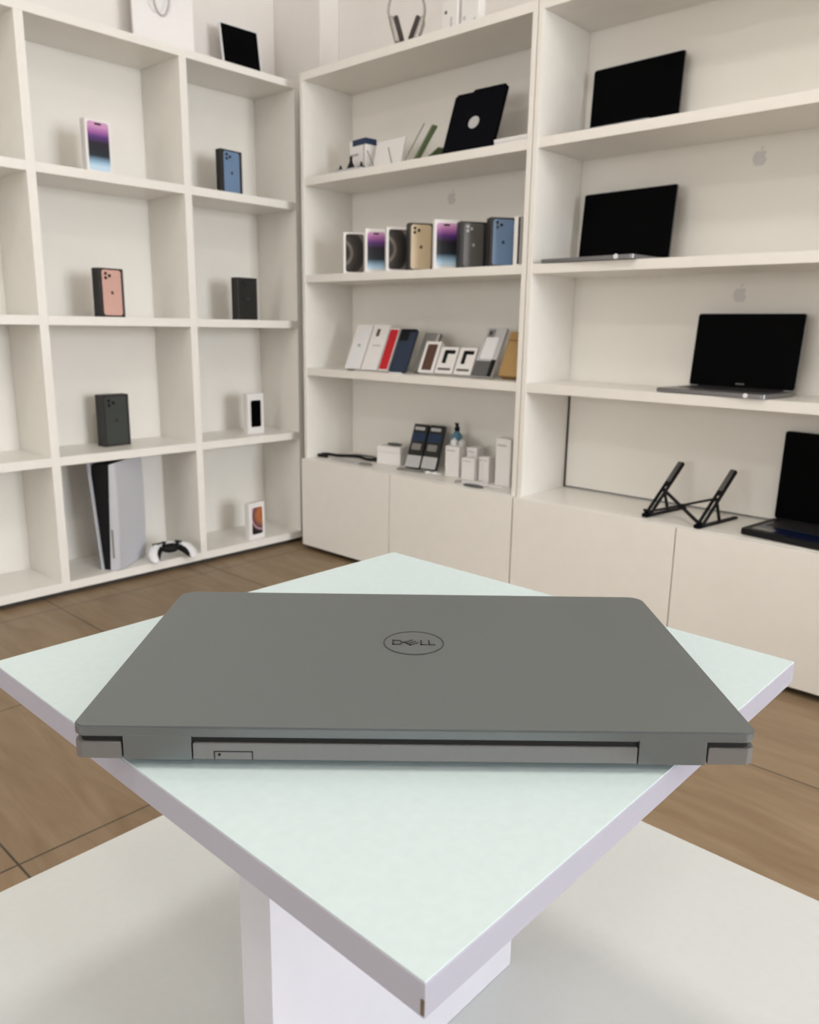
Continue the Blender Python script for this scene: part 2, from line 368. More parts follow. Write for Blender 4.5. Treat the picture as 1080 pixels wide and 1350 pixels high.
# row on the second shelf of the bookcase
rowg = None
row = [(.283, .383, .137, 'titan', 'white', 'white phone box with brown swirl print, first at the left of the phone row'),
       (.398, .494, .142, 'purple', 'white', 'narrow white phone box with purple print between two dark swirl prints'),
       (.505, .605, .141, 'titan', 'white', 'white phone box with dark swirl print, left of the gold phone box'),
       (.612, .716, .146, 'phone_gold', 'black', 'black phone box with a gold phone print, in the phone row'),
       (.727, .829, .149, 'purple', 'white', 'larger white phone box with purple print, between gold and graphite boxes'),
       (.838, .948, .134, 'phone_graph', 'black', 'black phone box with graphite phone print and pale camera rings'),
       (.960, 1.063, .138, 'phone_blue', 'black', 'black phone box with a sky blue phone print, in the phone row')]
for x0, x1, h, art, body, lab in row:
    phone_box(lab, ((x0 + x1) / 2 + .004, .050, S2), R(random.uniform(-1.5, 1.5) + (57 if body == 'black' else 53)), (x1 - x0) * .83, h + .010, .042 if body == 'black' else .028, art, body, inset=.86 if body == 'black' else .80)
t = thing('phone_box', 'white phone box seen at the right end of the phone row, with a black stripe', 'box', (1.083, .028, S2), (0, 0, R(0)))
MB().box(-.012, 0, 0, .012, .12, .145, bev=.0016).build('box_body', M['white_card'], t)
MB().box(.004, -.001, .004, .0115, .118, .142, bev=.0006).build('black_side', M['black_card'], t)

# ------------------------------------------------------------------ third shelf: leaning accessory packs
def leaner(name, label, cat, x0, x1, h, y, lean=28., d=.012, m='white_card', parts=(), rz=0., r=.004):
    w = x1 - x0
    t = thing(name, label, cat, ((x0 + x1) / 2, y, S3 + d * math.sin(R(lean)) + .0002), (R(-lean), 0, R(rz)))
    MB().rprism(-w / 2, 0, w / 2, h, r, 0, d, 'y', bev=.0008).build('pack_body', M[m], t)
    for pn, pm, a, b, c, e, rr in parts:
        MB().rprism(a * w, b * h, c * w, e * h, rr, -.0012, .0003, 'y').build(pn, M[pm], t)
    # folded strut that keeps it leaning
    le = R(lean); L = h * .8 * math.sin(le)
    MB().prism([(d + .0002, h * .70), (d + .0002, h * .76), (d + h * .74 * math.tan(le) * .55, h * .30), (d + h * .70 * math.tan(le) * .50, h * .27)], -w * .1, w * .1, 'x').build('support_strut', M[m], t)
    return t
leaner('phone_case_pack', 'plain white phone case pack, leftmost of the leaning packs', 'pack', .268, .352, .180, .060, 24, parts=[('window_panel', 'white', -.32, .06, .36, .88, .004), ('round_mark', 'faint_grey', -.08, .5, .10, .56, .002)])
leaner('phone_case_pack', 'white phone case pack with a dark spot near its top', 'pack', .358, .444, .182, .062, 24, parts=[('camera_spot', 'brown', -.20, .74, -.02, .90, .003), ('text_line', 'faint_grey', -.22, .52, .26, .55, .001)])
leaner('phone_case_pack', 'narrow bright red phone case pack', 'pack', .452, .500, .168, .060, 24, m='white_card', parts=[('red_front', 'red', -.44, .03, .44, .97, .004)])
t = leaner('phone_case', 'dark navy phone case with a camera hole, beside the red pack', 'phone case', .508, .592, .168, .058, 24, d=.010, m='navy_case', r=.010, parts=[('camera_plate', 'black', -.40, .72, .10, .95, .004), ('top_band', 'black', -.46, .93, .46, .99, .001)])
leaner('phone_case_pack', 'slim grey phone case pack leaning behind the brown-screened box', 'pack', .592, .668, .155, .098, 26, m='mid_grey', parts=[('pale_edge', 'faint_grey', .34, .02, .48, .98, .001)])
leaner('accessory_box', 'small white box with a dark brown screen print', 'box', .650, .722, .118, .062, 24, d=.020, parts=[('brown_print', 'brown', -.30, .08, .32, .90, .003)])
def pods(x0, x1, label):
    leaner('accessory_box', label, 'box', x0, x1, .098, .064, 24, d=.022, parts=[('black_stem', 'black', -.24, .38, -.02, .86, .004), ('black_arm', 'black', -.22, .74, .38, .88, .003), ('text_bar', 'dark_grey', -.36, .12, .36, .20, .002)])
pods(.728, .806, 'white accessory box with a black hooked shape, left of the matching pair')
pods(.814, .888, 'white accessory box with a black hooked shape, right of the matching pair')
leaner('phone_case_pack', 'tall clear phone case pack with a dark grey lower band, beside the tan box', 'pack', .893, .978, .182, .060, 28, m='faint_grey', parts=[('pale_phone', 'white', -.34, .36, .26, .80, .006), ('dark_band', 'dark_grey', -.48, .01, .30, .32, .002), ('black_edge', 'black', .26, .01, .49, .35, .002), ('camera_plate', 'mid_grey', -.34, .80, .0, .96, .004), ('lens', 'black', -.26, .84, -.14, .92, .002)])
leaner('kraft_box', 'tan kraft box leaning at the right end of the third shelf', 'box', .990, 1.075, .155, .085, 24, d=.030, m='kraft', r=.002, parts=[('fold_line', 'brown', -.46, .80, .46, .81, .0005)])

# small dark clip at the foot of the white packs
o = MB().ell((0, 0, .004), (.022, .010, .004)).build('phone_ring_holder', M['mid_grey'], None, (.345, .022, S3), smooth=True)
tag(o, 'small dark ring lying at the foot of the white phone case packs', 'ring')
o = MB().tube([(.03 * math.cos(a) , .014 * math.sin(a), .002) for a in [2 * PI * i / 20 for i in range(20)]], .0018, closed=True).build('charging_cable', M['white'], None, (.575, .026, S3), smooth=True)
tag(o, 'tiny white cable loop lying in front of the navy phone case', 'cable')

# ------------------------------------------------------------------ first shelf of the corner bookcase
t = thing('folding_tablet_case', 'large black tablet case with a round silver badge, leaning on the top shelf', 'tablet case', (.857, .045, S1 + .0062), (R(-20), 0, R(2)))
MB().prism([(-.100, 0), (.103, 0), (.103, .205), (.094, .214), (-.025, .214), (-.030, .207), (-.090, .207), (-.100, .197)], 0, .012, 'y', bev=.001).build('cover', M['black_soft'], t)
MB().cyl((.004, -.0012, .098), (.004, .001, .098), .0205, n=28).build('badge', M['faint_grey'], t)
MB().box(-.03, .012, .06, .03, .016, .13, bev=.001, mx=None).build('stand_flap', M['black_soft'], t)
t = thing('tablet_box', 'flat white box lying on the top shelf behind the black tablet case', 'box', (1.030, .105, S1), (0, 0, R(-2)))
MB().box(-.085, -.05, 0, .082, .06, .030, bev=.0015).build('box_body', M['white_card'], t)
MB().box(-.0855, -.0505, .018, .0825, .0605, .0188).build('lid_seam', M['grey_print'], t)
# green cover standing open
t = thing('folio_cover', 'olive green folio cover standing open like a tent on the top shelf', 'folio cover', (.600, .07, S1), (0, 0, R(-6)))
MB().box(0, 0, 0, .150, .022, .007, bev=.001, mx=Matrix.Translation((0, 0, .0002)) @ Matrix.Rotation(R(-46), 4, 'Y')).build('front_cover', M['green'], t)
MB().box(.02, .03, 0, .110, .10, .004, bev=.001, mx=Matrix.Rotation(R(-24), 4, 'Y')).build('back_cover', M['green'], t)
MB().box(0, -.002, 0, .166, .0, .003, mx=Matrix.Translation((-.052, 0, .0002)) @ Matrix.Rotation(R(-46), 4, 'Y')).build('elastic_edge', M['mid_grey'], t)
t = thing('tablet_keyboard_case', 'white open tablet case with grey edges, left of the green folio', 'tablet case', (.485, .075, S1), (0, 0, R(-4)))
MB().box(-.095, 0, 0, .055, .008, .105, bev=.002, mx=Matrix.Translation((0, 0, .0024)) @ Matrix.Rotation(R(-15), 4, 'X')).build('back_plate', M['white_card'], t)
MB().box(-.0012, -.012, 0, .0012, -.009, .085, mx=Matrix.Translation((-.060, 0, .0012)) @ Matrix.Rotation(R(-32), 4, 'Y')).build('folded_edge', M['mid_grey'], t)
MB().box(-.0012, -.012, 0, .0012, -.009, .060, mx=Matrix.Translation((.028, 0, .012)) @ Matrix.Rotation(R(-18), 4, 'Y')).build('folded_edge', M['mid_grey'], t)
t = thing('accessory_box', 'white product box with a navy top band, near the corner on the top shelf', 'box', (.318, .085, S1), (0, 0, R(-6)))
MB().box(-.05, 0, 0, .045, .05, .120, bev=.0015).build('box_body', M['white_card'], t)
MB().box(-.032, -.0008, .100, .0455, .0505, .121).build('navy_band', M['navy'], t)
MB().box(-.045, -.0008, .066, .002, .0002, .073).build('text_bar', M['grey_print'], t)
MB().box(.034, -.0008, .012, .036, .0002, .100).build('edge_line', M['navy'], t)
for i, (x, h, r, lab) in enumerate([(.262, .018, .013, 'small black cone-shaped stand, leftmost of three by the white box'), (.318, .045, .017, 'tallest black cone-shaped stand, in front of the white product box'), (.372, .020, .013, 'small black cone-shaped stand, rightmost of three by the white box')]):
    o = MB().lathe([(r, 0), (r * .95, .003), (r * .42, h * .5), (r * .30, h * .7), (r * .36, h * .85), (r * .2, h)], 16).build('mini_stand', M['black'], None, (x, .050, S1 + .014), smooth=True)
    tag(o, lab, 'stand')
o = MB().box(-.07, -.022, 0, .07, .026, .014, bev=.003).build('display_tray', M['faint_grey'], None, (.318, .050, S1))
tag(o, 'low pale grey tray under the three small black stands', 'tray')

# ------------------------------------------------------------------ headphones and bits on top of the corner bookcase
t = thing('headphones', 'silver over-ear headphones with dark cushions standing on top of the bookcase', 'headphones', (.585, .050, 1.8145), (R(-3), 0, R(40)))
for s, k in ((-1, 0), (1, 1)):
    mx = Matrix.Translation((s * .036 + (.0 if s < 0 else .003), 0, .045)) @ Matrix.Rotation(R(-17 if s < 0 else 20), 4, 'Y')
    c = MB().box(-.011, -.028, -.042, .007, .028, .042, bev=.007, seg=3, mx=mx).build('ear_cup', M['silver'], t, smooth=True) if s < 0 else MB().box(-.007, -.028, -.042, .011, .028, .042, bev=.007, seg=3, mx=mx).build('ear_cup', M['silver'], t, smooth=True)
    a, b = (.006, .021) if s < 0 else (-.021, -.006)
    MB().box(a, -.027, -.040, b, .027, .040, bev=.006, seg=3, mx=mx).build('ear_cushion', M['cushion'], c, smooth=True)
pts = []
for i in range(25):
    a = PI * i / 24; pts.append((-.060 * math.cos(a), 0, .105 + .085 * math.sin(a)))
pts = [(-.052, 0, .070)] + pts + [(.055, 0, .075)]
MB().tube(pts, .0042, 10).build('headband', M['silver'], t, smooth=True)
MB().tube([(p[0] * .93, p[1], p[2] - .006) for p in pts[7:-7]], .008, 10).build('canopy', M['cushion'], t, smooth=True)
t = thing('earphone_box', 'small white box with a dark dot, on top of the bookcase beside the headphones', 'box', (.768, .055, 1.8132), (0, 0, R(-5)))
MB().box(-.034, 0, 0, .034, .034, .100, bev=.002).build('box_body', M['white_card'], t)
MB().cyl((-.017, -.001, .068), (-.017, .0005, .068), .0055, n=16).build('dark_dot', M['dark_grey'], t)
MB().box(.004, -.0008, .006, .012, .0004, .050).build('grey_print', M['faint_grey'], t)
t = thing('charger_box', 'small white box with two faint grey prints, rightmost on top of the corner bookcase', 'box', (.852, .055, 1.8132), (0, 0, R(-5)))
MB().box(-.040, 0, 0, .034, .030, .110, bev=.002).build('box_body', M['white_card'], t)
for px, pz in ((-.026, .036), (.018, .022)): MB().ell((px, -.0003, pz), (.006, .0006, .007)).build('grey_print', M['faint_grey'], t)

# ------------------------------------------------------------------ top of the left unit
t = thing('tablet', 'black-screened white tablet standing on top of the left shelving unit', 'tablet', (-.165, -.056, LT + .0012), (R(-9), 0, Q - R(3)))
MB().rprism(-.087, 0, .087, .205, .008, 0, .006, 'y', bev=.001).build('case', M['white'], t)
MB().rprism(-.080, .006, .080, .199, .003, -.0008, .0004, 'y').build('screen', M['screen'], t)
MB().box(-.03, .006, .012, .03, .03, .06, bev=.002).build('prop', M['white'], t)
t = thing('paper_bag', 'white paper shopping bag with grey cord handles, top of the left shelving unit', 'bag', (-.140, -.415, LT), (0, 0, Q - R(26)))
MB().prism([(-.098, 0), (.105, 0), (.105, .27), (-.098, .27)], 0, .075, 'y', bev=.0008).build('bag_body', M['white_card'], t)
hp = [(-.034, -.003, .215)] + [(-.034 * math.cos(PI * i / 14), -.006, .190 - .058 * math.sin(PI * i / 14)) for i in range(15)] + [(.034, -.003, .215)]
hp = [(p[0] * (.55 if p[2] < .15 else 1.) if False else p[0] * .75, p[1], p[2]) for p in hp]
MB().tube(hp, .0028, 8).build('handle', M['cord'], t, smooth=True)
MB().tube([(p[0] * 1.1 - .018, p[1] + .003, p[2] + .008) for p in hp], .0022, 8).build('handle', M['white'], t, smooth=True)

# ------------------------------------------------------------------ game console and controller
t = thing('game_console', 'white and black game console standing upright in the bottom cube of the left unit', 'game console', (-.098, -.722, L0), (0, 0, R(36)))
# local: front is -y, +x is the disc side
H = .386; D = .212
MB().prism([(-.010, 0), (.012, 0), (.030, H - .004), (-.024, H - .004), (-.033, H - .012), (-.036, H - .04)], -D / 2 + .004, D / 2 - .01, 'y', bev=.002).build('body', M['black'], t)
MB().prism([(-.017, 0), (-.0125, 0), (-.0385, H - .002), (-.046, H + .002)], -D / 2 - .006, D / 2 - .02, 'y', bev=.001).build('side_shell', M['console_white'], t)
rs = MB().prism([(.0125, 0), (.050, .002), (.055, H * .35), (.056, H * .7), (.053, H + .001), (.0305, H - .006)], -D / 2, D / 2, 'y', bev=.003).build('side_shell', M['console_white'], t)
MB().rprism(.026, .045, .033, .150, .003, -D / 2 - .0008, -D / 2 + .01, 'y').build('disc_slot', M['mid_grey'], rs)
t = thing('game_controller', 'white game controller with black centre lying beside the console', 'game controller', (-.035, -.560, L0 + .008), (R(6), 0, R(74)))
b = MB()
b.ell((0, 0, .030), (.055, .030, .017))
for s in (-1, 1):
    b.tube([(s * .045, -.005, .032), (s * .062, -.02, .030), (s * .072, -.050, .022), (s * .070, -.080, .014), (s * .066, -.092, .011)], [.020, .022, .018, .013, .007], 12, flat=.85)
b.build('shell', M['white'], t, smooth=True)
c = MB(); c.ell((0, -.018, .034), (.036, .024, .017)); c.ell((0, .018, .033), (.058, .016, .014))
for s in (-1, 1): c.tube([(s * .040, -.012, .030), (s * .054, -.035, .024), (s * .060, -.070, .014)], [.015, .015, .008], 10)
c.build('black_centre', M['black'], t, smooth=True)
for s in (-1, 1):
    MB().lathe([(.009, 0), (.009, .002), (.005, .004), (.005, .010), (.009, .013), (.008, .015)], 16).build('thumb_stick', M['black'], t, (s * .024, -.020, .046), smooth=True)
    MB().box(-.012, -.006, -.004, .012, .006, .006, bev=.003).build('shoulder_button', M['black'], t, (s * .045, .022, .036))
MB().box(-.022, -.010, 0, .022, .012, .003, bev=.001).build('touchpad', M['white'], t, (0, .006, .046))

# ------------------------------------------------------------------ open laptops
def open_laptop(label, loc, rotz, w, d, sh, lean, body='space_grey', base_h=.012, name='open_laptop', deck='space_grey', rb=.01, lid=.005, mark=True):
    """loc = front left corner of the base on the shelf"""
    t = thing(name, label, 'laptop', loc, (0, 0, rotz))
    MB().prism(rrect(0, 0, w, d, rb), .001, base_h, 'z', bev=.0015).build('base', M[body], t, smooth=True)
    MB().rprism(w * .08, d * .42, w * .92, d * .9, .004, base_h - .0002, base_h + .0006, 'z').build('keyboard', M['keys'], t)
    MB().rprism(w * .34, d * .06, w * .66, d * .37, .004, base_h - .0002, base_h + .0003, 'z').build('touchpad', M[deck], t)
    MB().cyl((w * .1, d - .004, base_h - .001), (w * .9, d - .004, base_h - .001), .0045, n=12).build('hinge', M['black'], t)
    mx = Matrix.Translation((0, d - .003, base_h)) @ Matrix.Rotation(R(-lean), 4, 'X')
    ld = MB().rprism(0, 0, w, sh, .008, 0, lid, 'y', bev=.001, mx=mx).build('lid', M[body], t, smooth=True)
    MB().rprism(.002, .003, w - .002, sh - .002, .007, -.0006, .0002, 'y', mx=mx).build('screen', M['screen'], ld)
    if mark: MB().rprism(w * .46, .010, w * .54, .014, .001, -.0010, -.0004, 'y', mx=mx).build('maker_mark', M['dark_grey'], ld)
    return t
t = open_laptop('slim black-screened laptop open on the highest shelf of the right bookcase', (1.196, .045, S1), R(-2), .292, .170, .205, 3)
t = open_laptop('slim open laptop with a round pale sticker on its front edge, second shelf', (1.188, .002, S2), R(-4), .314, .195, .205, 5)
MB().cyl((.262, -.0022, .0075), (.262, .0008, .0075), .0068, n=20).build('round_sticker', M['white'], t)
t = open_laptop('grey open laptop with black screen on the third shelf', (1.582, .014, S3), R(-4.7), .303, .185, .204, 6)
MB().cyl((.255, -.0022, .0075), (.255, .0008, .0075), .0060, n=20).build('round_sticker', M['white'], t)
t = open_laptop('thick black laptop with a blue sheen, cut by the right edge of the photo', (1.845, .032, S0), R(-7), .35, .195, .245, 2, 'black', .017, 'open_laptop', 'blue_reflection', .012, .008)
MB().rprism(.02, .02, .34, .17, .006, .0165, .0174, 'z').build('palm_rest', M['blue_reflection'], t)
MB().rprism(.022, .020, .075, .050, .002, .0172, .0179, 'z').build('spec_label', M['mid_grey'], t)

# ------------------------------------------------------------------ folding laptop stand
t = thing('laptop_stand', 'black folding laptop stand, empty, on the cabinet of the right bookcase', 'laptop stand', (1.576, .028, S0), (0, 0, R(-8)))
def bar(p, q, wd, th, name, parent):
    p = Vector(p); q = Vector(q); d = (q - p); L = d.length
    mx = Matrix.Translation(p) @ d.to_track_quat('Z', 'X').to_matrix().to_4x4()
    return MB().box(-th / 2, -wd / 2, 0, th / 2, wd / 2, L, bev=.0012, mx=mx).build(name, M['black'], parent)
W_ = .166
for k, x in enumerate((0, W_)):
    MB().box(x - .007, 0, 0.0, x + .007, .205, .007, bev=.002).build('foot_bar', M['black'], t)
    MB().box(x - .010, -.004, 0.0, x + .010, .016, .012, bev=.004).build('rubber_foot', M['black_soft'], t)
    a = MB(); mx = Matrix.Translation((x, .012, .008)) @ Matrix.Rotation(R(-48), 4, 'X')
    a.box(-.009, -.003, 0, -.005, .009, .205, bev=.001, mx=mx); a.box(.005, -.003, 0, .009, .009, .205, bev=.001, mx=mx)
    a.box(-.009, -.003, .115, .009, .009, .205, bev=.0015, mx=mx); a.box(-.009, -.016, 0.0, .009, .004, .006, bev=.001, mx=mx)
    arm = a.build('support_arm', M['black'], t)
    MB().box(-.006, -.0045, .125, .006, -.0025, .200, mx=mx).build('rubber_pad', M['dark_grey'], arm)
    bar((x, .085, .075), (x, .115, .006), .008, .006, 'strut', t)
bar((.004, .080, .072), (W_ - .004, .012, .014), .010, .006, 'cross_brace', t)
bar((.004, .012, .016), (W_ - .004, .080, .072), .010, .006, 'cross_brace', t)
MB().cyl((W_ / 2, .038, .043), (W_ / 2, .054, .043), .006, n=14).build('pivot', M['black'], t)

# ------------------------------------------------------------------ accessories on the corner cabinet
def wave_cable(name, label, m, pts, r, cat='cable', flat=1.):
    # smooth Catmull-Rom path
    P = [Vector(p) for p in pts]; P = [P[0]] + P + [P[-1]]; out = []
    for i in range(1, len(P) - 2):
        for k in range(6):
            s = k / 6; p0, p1, p2, p3 = P[i - 1], P[i], P[i + 1], P[i + 2]
            out.append(.5 * ((2 * p1) + (p2 - p0) * s + (2 * p0 - 5 * p1 + 4 * p2 - p3) * s * s + (3 * p1 - p0 - 3 * p2 + p3) * s ** 3))
    out.append(P[-2])
    o = MB().tube(out, r, 8, flat=flat).build(name, m, None, smooth=True); return tag(o, label, cat)
zc = S0 + .0065
wave_cable('power_cable', 'thick black cable lying across the cabinet top near the corner', M['black'],
           [(.165, .060, zc), (.125, .052, zc), (.108, .072, zc), (.130, .095, zc + .001), (.180, .105, zc), (.235, .115, zc + .004), (.290, .118, zc + .006), (.330, .128, zc), (.370, .150, zc), (.392, .168, zc)], .0062)
wave_cable('charging_cable', 'thin grey cable curling behind the black one near the corner', M['dark_grey'],
           [(.150, .125, S0 + .004), (.185, .150, S0 + .004), (.240, .160, S0 + .010), (.300, .150, S0 + .014), (.345, .165, S0 + .010), (.370, .190, S0 + .004)], .0038)
o = MB().tube([(.030 * math.cos(a), .014 * math.sin(a), .0034) for a in [2 * PI * i / 24 for i in range(24)]], .0032, closed=True).build('cable_ring', M['mid_grey'], None, (.395, .055, S0), smooth=True)
tag(o, 'small flat grey cable ring in front of the white open box', 'cable')
o = MB().box(-.075, -.018, 0, .075, .018, .004, bev=.0015).build('glass_sheet', M['faint_grey'], None, (.290, .048, S0), (0, 0, R(-2)))
tag(o, 'thin grey strip lying in front of the black cable', 'strip')
t = thing('storage_box', 'small white box with something dark on its lid, between cable and dark packs', 'box', (.400, .110, S0), (0, 0, R(14)))
MB().box(0, 0, 0, .105, .070, .072, bev=.002).build('box_body', M['white_card'], t)
MB().box(-.0008, -.0008, .048, .1058, .0708, .0488).build('lid_seam', M['grey_print'], t)
o = MB().ell((0, 0, .005), (.036, .020, .005)).build('cable_pouch', M['dark_grey'], None, (.448, .160, S0 + .0722), smooth=True)
tag(o, 'flat dark pouch lying on the small white box', 'pouch')
def pack(x, y, rz, label):
    t = thing('hanging_pack', label, 'pack', (x, y, S0 + .0056), (R(-22), 0, R(rz)))
    MB().rprism(0, 0, .066, .172, .003, 0, .014, 'y', bev=.0008).build('card', M['phone_black'], t)
    MB().rprism(.008, .148, .052, .160, .002, -.0010, .0002, 'y').build('white_title', M['faint_grey'], t)
    MB().rprism(.004, .105, .062, .138, .002, -.0010, .0002, 'y').build('navy_band', M['navy'], t)
    MB().rprism(.010, .070, .052, .095, .003, -.0010, .0002, 'y').build('product_picture', M['mid_grey'], t)
    MB().rprism(.001, .002, .065, .048, .003, -.0012, .0002, 'y').build('white_footer', M['faint_grey'], t)
    MB().box(.025, .0142, .02, .04, .05, .026, bev=.001).build('support_strut', M['phone_black'], t)
pack(.545, .115, 8, 'dark blue pack with a white foot, left of the leaning pair')
pack(.614, .128, 8, 'dark blue pack with a white foot, right of the pair and next to the bottle')
o = MB().box(-.055, -.012, 0, .055, .012, .006, bev=.002).build('cable_tray', M['mid_grey'], None, (.600, .088, S0), (0, 0, R(10)))
tag(o, 'low grey strip lying in front of the two dark packs', 'strip')
t = thing('spray_bottle', 'blue cleaning bottle with a black cap behind the white boxes', 'bottle', (.745, .180, S0))
MB().lathe([(.020, 0), (.023, .004), (.023, .055), (.0235, .056)], 24).build('label', M['teal_dark'], t, smooth=True)
MB().lathe([(.0230, .0561), (.0232, .120), (.021, .140), (.010, .152), (.008, .156)], 24).build('bottle_body', M['blue_liquid'], t, smooth=True)
MB().lathe([(.009, .1561), (.010, .158), (.010, .170), (.006, .172), (.006, .182)], 16).build('cap', M['black'], t, smooth=True)
MB().box(-.010, -.004, .178, .005, .004, .186, bev=.002).build('nozzle', M['black'], t)
def wbox(name, label, x0, x1, y, h, d=.05, rz=5, marks=True, m='white_card'):
    t = thing(name, label, 'box', ((x0 + x1) / 2, y, S0), (0, 0, R(rz))); w = x1 - x0
    MB().box(-w / 2, 0, 0, w / 2, d, h, bev=.0018).build('box_body', M[m], t)
    MB().box(-w / 2 + w * .12, -.0007, h * .84, w * .2, .0002, h * .88).build('text_line', M['faint_grey'], t)
    MB().box(-w / 2 - .0005, d * .5, .001, w / 2 + .0005, d * .515, h - .001).build('lid_seam', M['grey_print'], t)
    return t
wbox('charger_box', 'wide upright white charger box right of the dark packs', .752, .812, .110, .110, .050)
wbox('charger_box', 'narrower white box directly behind the cluster of chargers, next to the bottle', .818, .862, .150, .108, .045)
wbox('charger_box', 'small square white box in front of the charger cluster', .836, .892, .100, .078, .035)
wbox('charger_box', 'slim white box standing between the small square box and the tall one', .897, .915, .120, .086, .035)
wbox('charger_box', 'slim white box directly left of the tallest box', .926, .950, .106, .090, .035)
wbox('charger_box', 'tallest white box, against the side panel at the right end', .985, 1.045, .098, .162, .050, 2)
for x, y, lab in ((.770, .135, 'round white plug lying on the wide white charger box'), (.800, .142, 'cream plug lying at the back of the wide white charger box')):
    o = MB().lathe([(.012, 0), (.013, .003), (.013, .016), (.010, .020), (.004, .021), (.004, .026)], 16).build('plug_adapter', M['white'] if x < .79 else M['clear'], None, (x, y, S0 + .1102), smooth=True)
    tag(o, lab, 'plug')
for i, (x, y, lab) in enumerate([(.690, .085, 'tiny white earbud lying nearer the dark packs'), (.718, .092, 'tiny white earbud lying nearer the white boxes')]):
    o = MB().ell((0, 0, .006), (.010, .007, .006)).tube([(0, 0, .006), (.012, -.006, .004), (.022, -.009, .0035)], .003, 8).build('earbud', M['white'], None, (x, y, S0), (0, 0, R(20 + 30 * i)), smooth=True)
    tag(o, lab, 'earbud', 'loose earbuds on the corner cabinet')
wave_cable('charging_cable', 'coiled white cable lying at the front edge of the cabinet', M['white'],
           [(.850, .060, S0 + .003), (.885, .045, S0 + .003), (.940, .040, S0 + .003), (.985, .055, S0 + .003), (.970, .080, S0 + .003), (.915, .078, S0 + .003), (.885, .060, S0 + .005), (.930, .050, S0 + .008), (.995, .062, S0 + .003), (1.04, .070, S0 + .003)], .0028)
o = MB().tube([(.038 * math.cos(a), .013 * math.sin(a), .0034) for a in [2 * PI * i / 24 for i in range(24)]], .0034, closed=True).build('cable_ring', M['dark_grey'], None, (.955, .018, S0), smooth=True)
tag(o, 'dark grey cable ring at the front edge, below the slim white boxes', 'cable')
o = MB().lathe([(.013, 0), (.014, .002), (.012, .006), (.006, .008)], 20).build('metal_puck', M['silver'], None, (.868, .045, S0), smooth=True)
tag(o, 'small round silver puck at the front edge of the corner cabinet', 'puck')

# ------------------------------------------------------------------ display platform and stand
zt = .6833
px0, px1, py0, py1, pz = 1.842, 2.652, -2.113, -1.299, .36
t = thing('display_platform', 'wide low white platform under the display stand', 'platform', ((px0 + px1) / 2, (py0 + py1) / 2, 0))
hx, hy = (px1 - px0) / 2, (py1 - py0) / 2
MB().box(-hx, -hy, pz - .018, hx, hy, pz, bev=.0008).build('top_board', M['platform'], t)
for s in (-1, 1):
    MB().box(-hx + .002, s * (hy - .010) - .009, 0, hx - .002, s * (hy - .010) + .008, pz - .0185, bev=.0006).build('side_board', M['platform'], t)
    MB().box(s * (hx - .010) - .008, -hy + .020, 0, s * (hx - .010) + .008, hy - .020, pz - .0185, bev=.0006).build('side_board', M['platform'], t)
tx0, tx1, ty0, ty1, tth = 2.0502, 2.4405, -1.9031, -1.5137, .0156
t = thing('display_stand', 'square white display table on a single upright panel, carrying the grey laptop', 'table', ((tx0 + tx1) / 2, (ty0 + ty1) / 2, pz))
cx, cy = (tx0 + tx1) / 2, (ty0 + ty1) / 2
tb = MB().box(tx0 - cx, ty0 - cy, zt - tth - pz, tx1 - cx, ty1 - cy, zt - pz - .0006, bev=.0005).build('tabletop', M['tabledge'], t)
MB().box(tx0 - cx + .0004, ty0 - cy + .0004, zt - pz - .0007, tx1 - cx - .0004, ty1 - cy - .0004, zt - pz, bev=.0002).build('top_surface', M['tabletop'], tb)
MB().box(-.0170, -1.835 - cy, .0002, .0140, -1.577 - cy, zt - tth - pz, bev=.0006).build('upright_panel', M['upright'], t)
# chipped brown corner of the edge band
MB().box(-.0014, -.0006, -.0105, .0004, .0, -.004, bev=.0002).build('chipped_corner', M['stain'], tb, (tx1 - cx - .0004, ty0 - cy + .0001, zt - pz - .0035))

# ------------------------------------------------------------------ the grey laptop
LW, LD = .3578, .2160
lap = thing('laptop', 'closed matte grey laptop with a round maker badge, lying across the white table', 'laptop', (2.3449, -1.8035, zt + .0027), (0, 0, .7531))
lap.scale = (.9877, .9877, .9877)
z0 = .0022; zbt = .0116; zl0 = .0146; zl1 = .0206          # feet, base, lid bottom, lid top
def outline(x0, x1, y0, y1, rb, rf, seg=8):
    out = []
    for cx_, cy_, a0, r in ((x1 - rf, y1 - rf, 0, rf), (x0 + rf, y1 - rf, 90, rf), (x0 + rb, y0 + rb, 180, rb), (x1 - rb, y0 + rb, 270, rb)):
        for i in range(seg + 1):
            a = R(a0 + 90 * i / seg); out.append((cx_ + r * math.cos(a), cy_ + r * math.sin(a)))
    return out
# base: stepped in at the two hinge bays
hx0, hx1 = .1170, .1525
half = LW / 2
base = MB()
pts = [(-half + .0004, .005), (-half + .0016, .0016), (-half + .005, 0), (-hx1 - .001, 0), (-hx1 - .001, .010), (-hx0 + .001, .010), (-hx0 + .001, 0),
       (hx0 - .001, 0), (hx0 - .001, .010), (hx1 + .001, .010), (hx1 + .001, 0), (half - .005, 0), (half - .0016, .0016), (half - .0004, .005)]
pts += [(half - .001 - .009 * (1 - math.cos(R(a))), LD - .001 - .009 * (1 - math.sin(R(a)))) for a in range(0, 91, 15)]
pts += [(-half + .001 + .009 * (1 - math.sin(R(a))), LD - .001 - .009 * (1 - math.cos(R(a)))) for a in range(0, 91, 15)]
base.prism(pts, z0, zbt, 'z', bev=.0004)
bo = base.build('base', M['alu_base'], lap)
bo['label'] = 'slightly browner grey base'
# black recess between base and lid
MB().prism(outline(-half + .0035, half - .0035, .0016, LD - .004, .004, .008), zbt - .0003, zl0 + .0003, 'z').build('recess', M['gap'], lap)
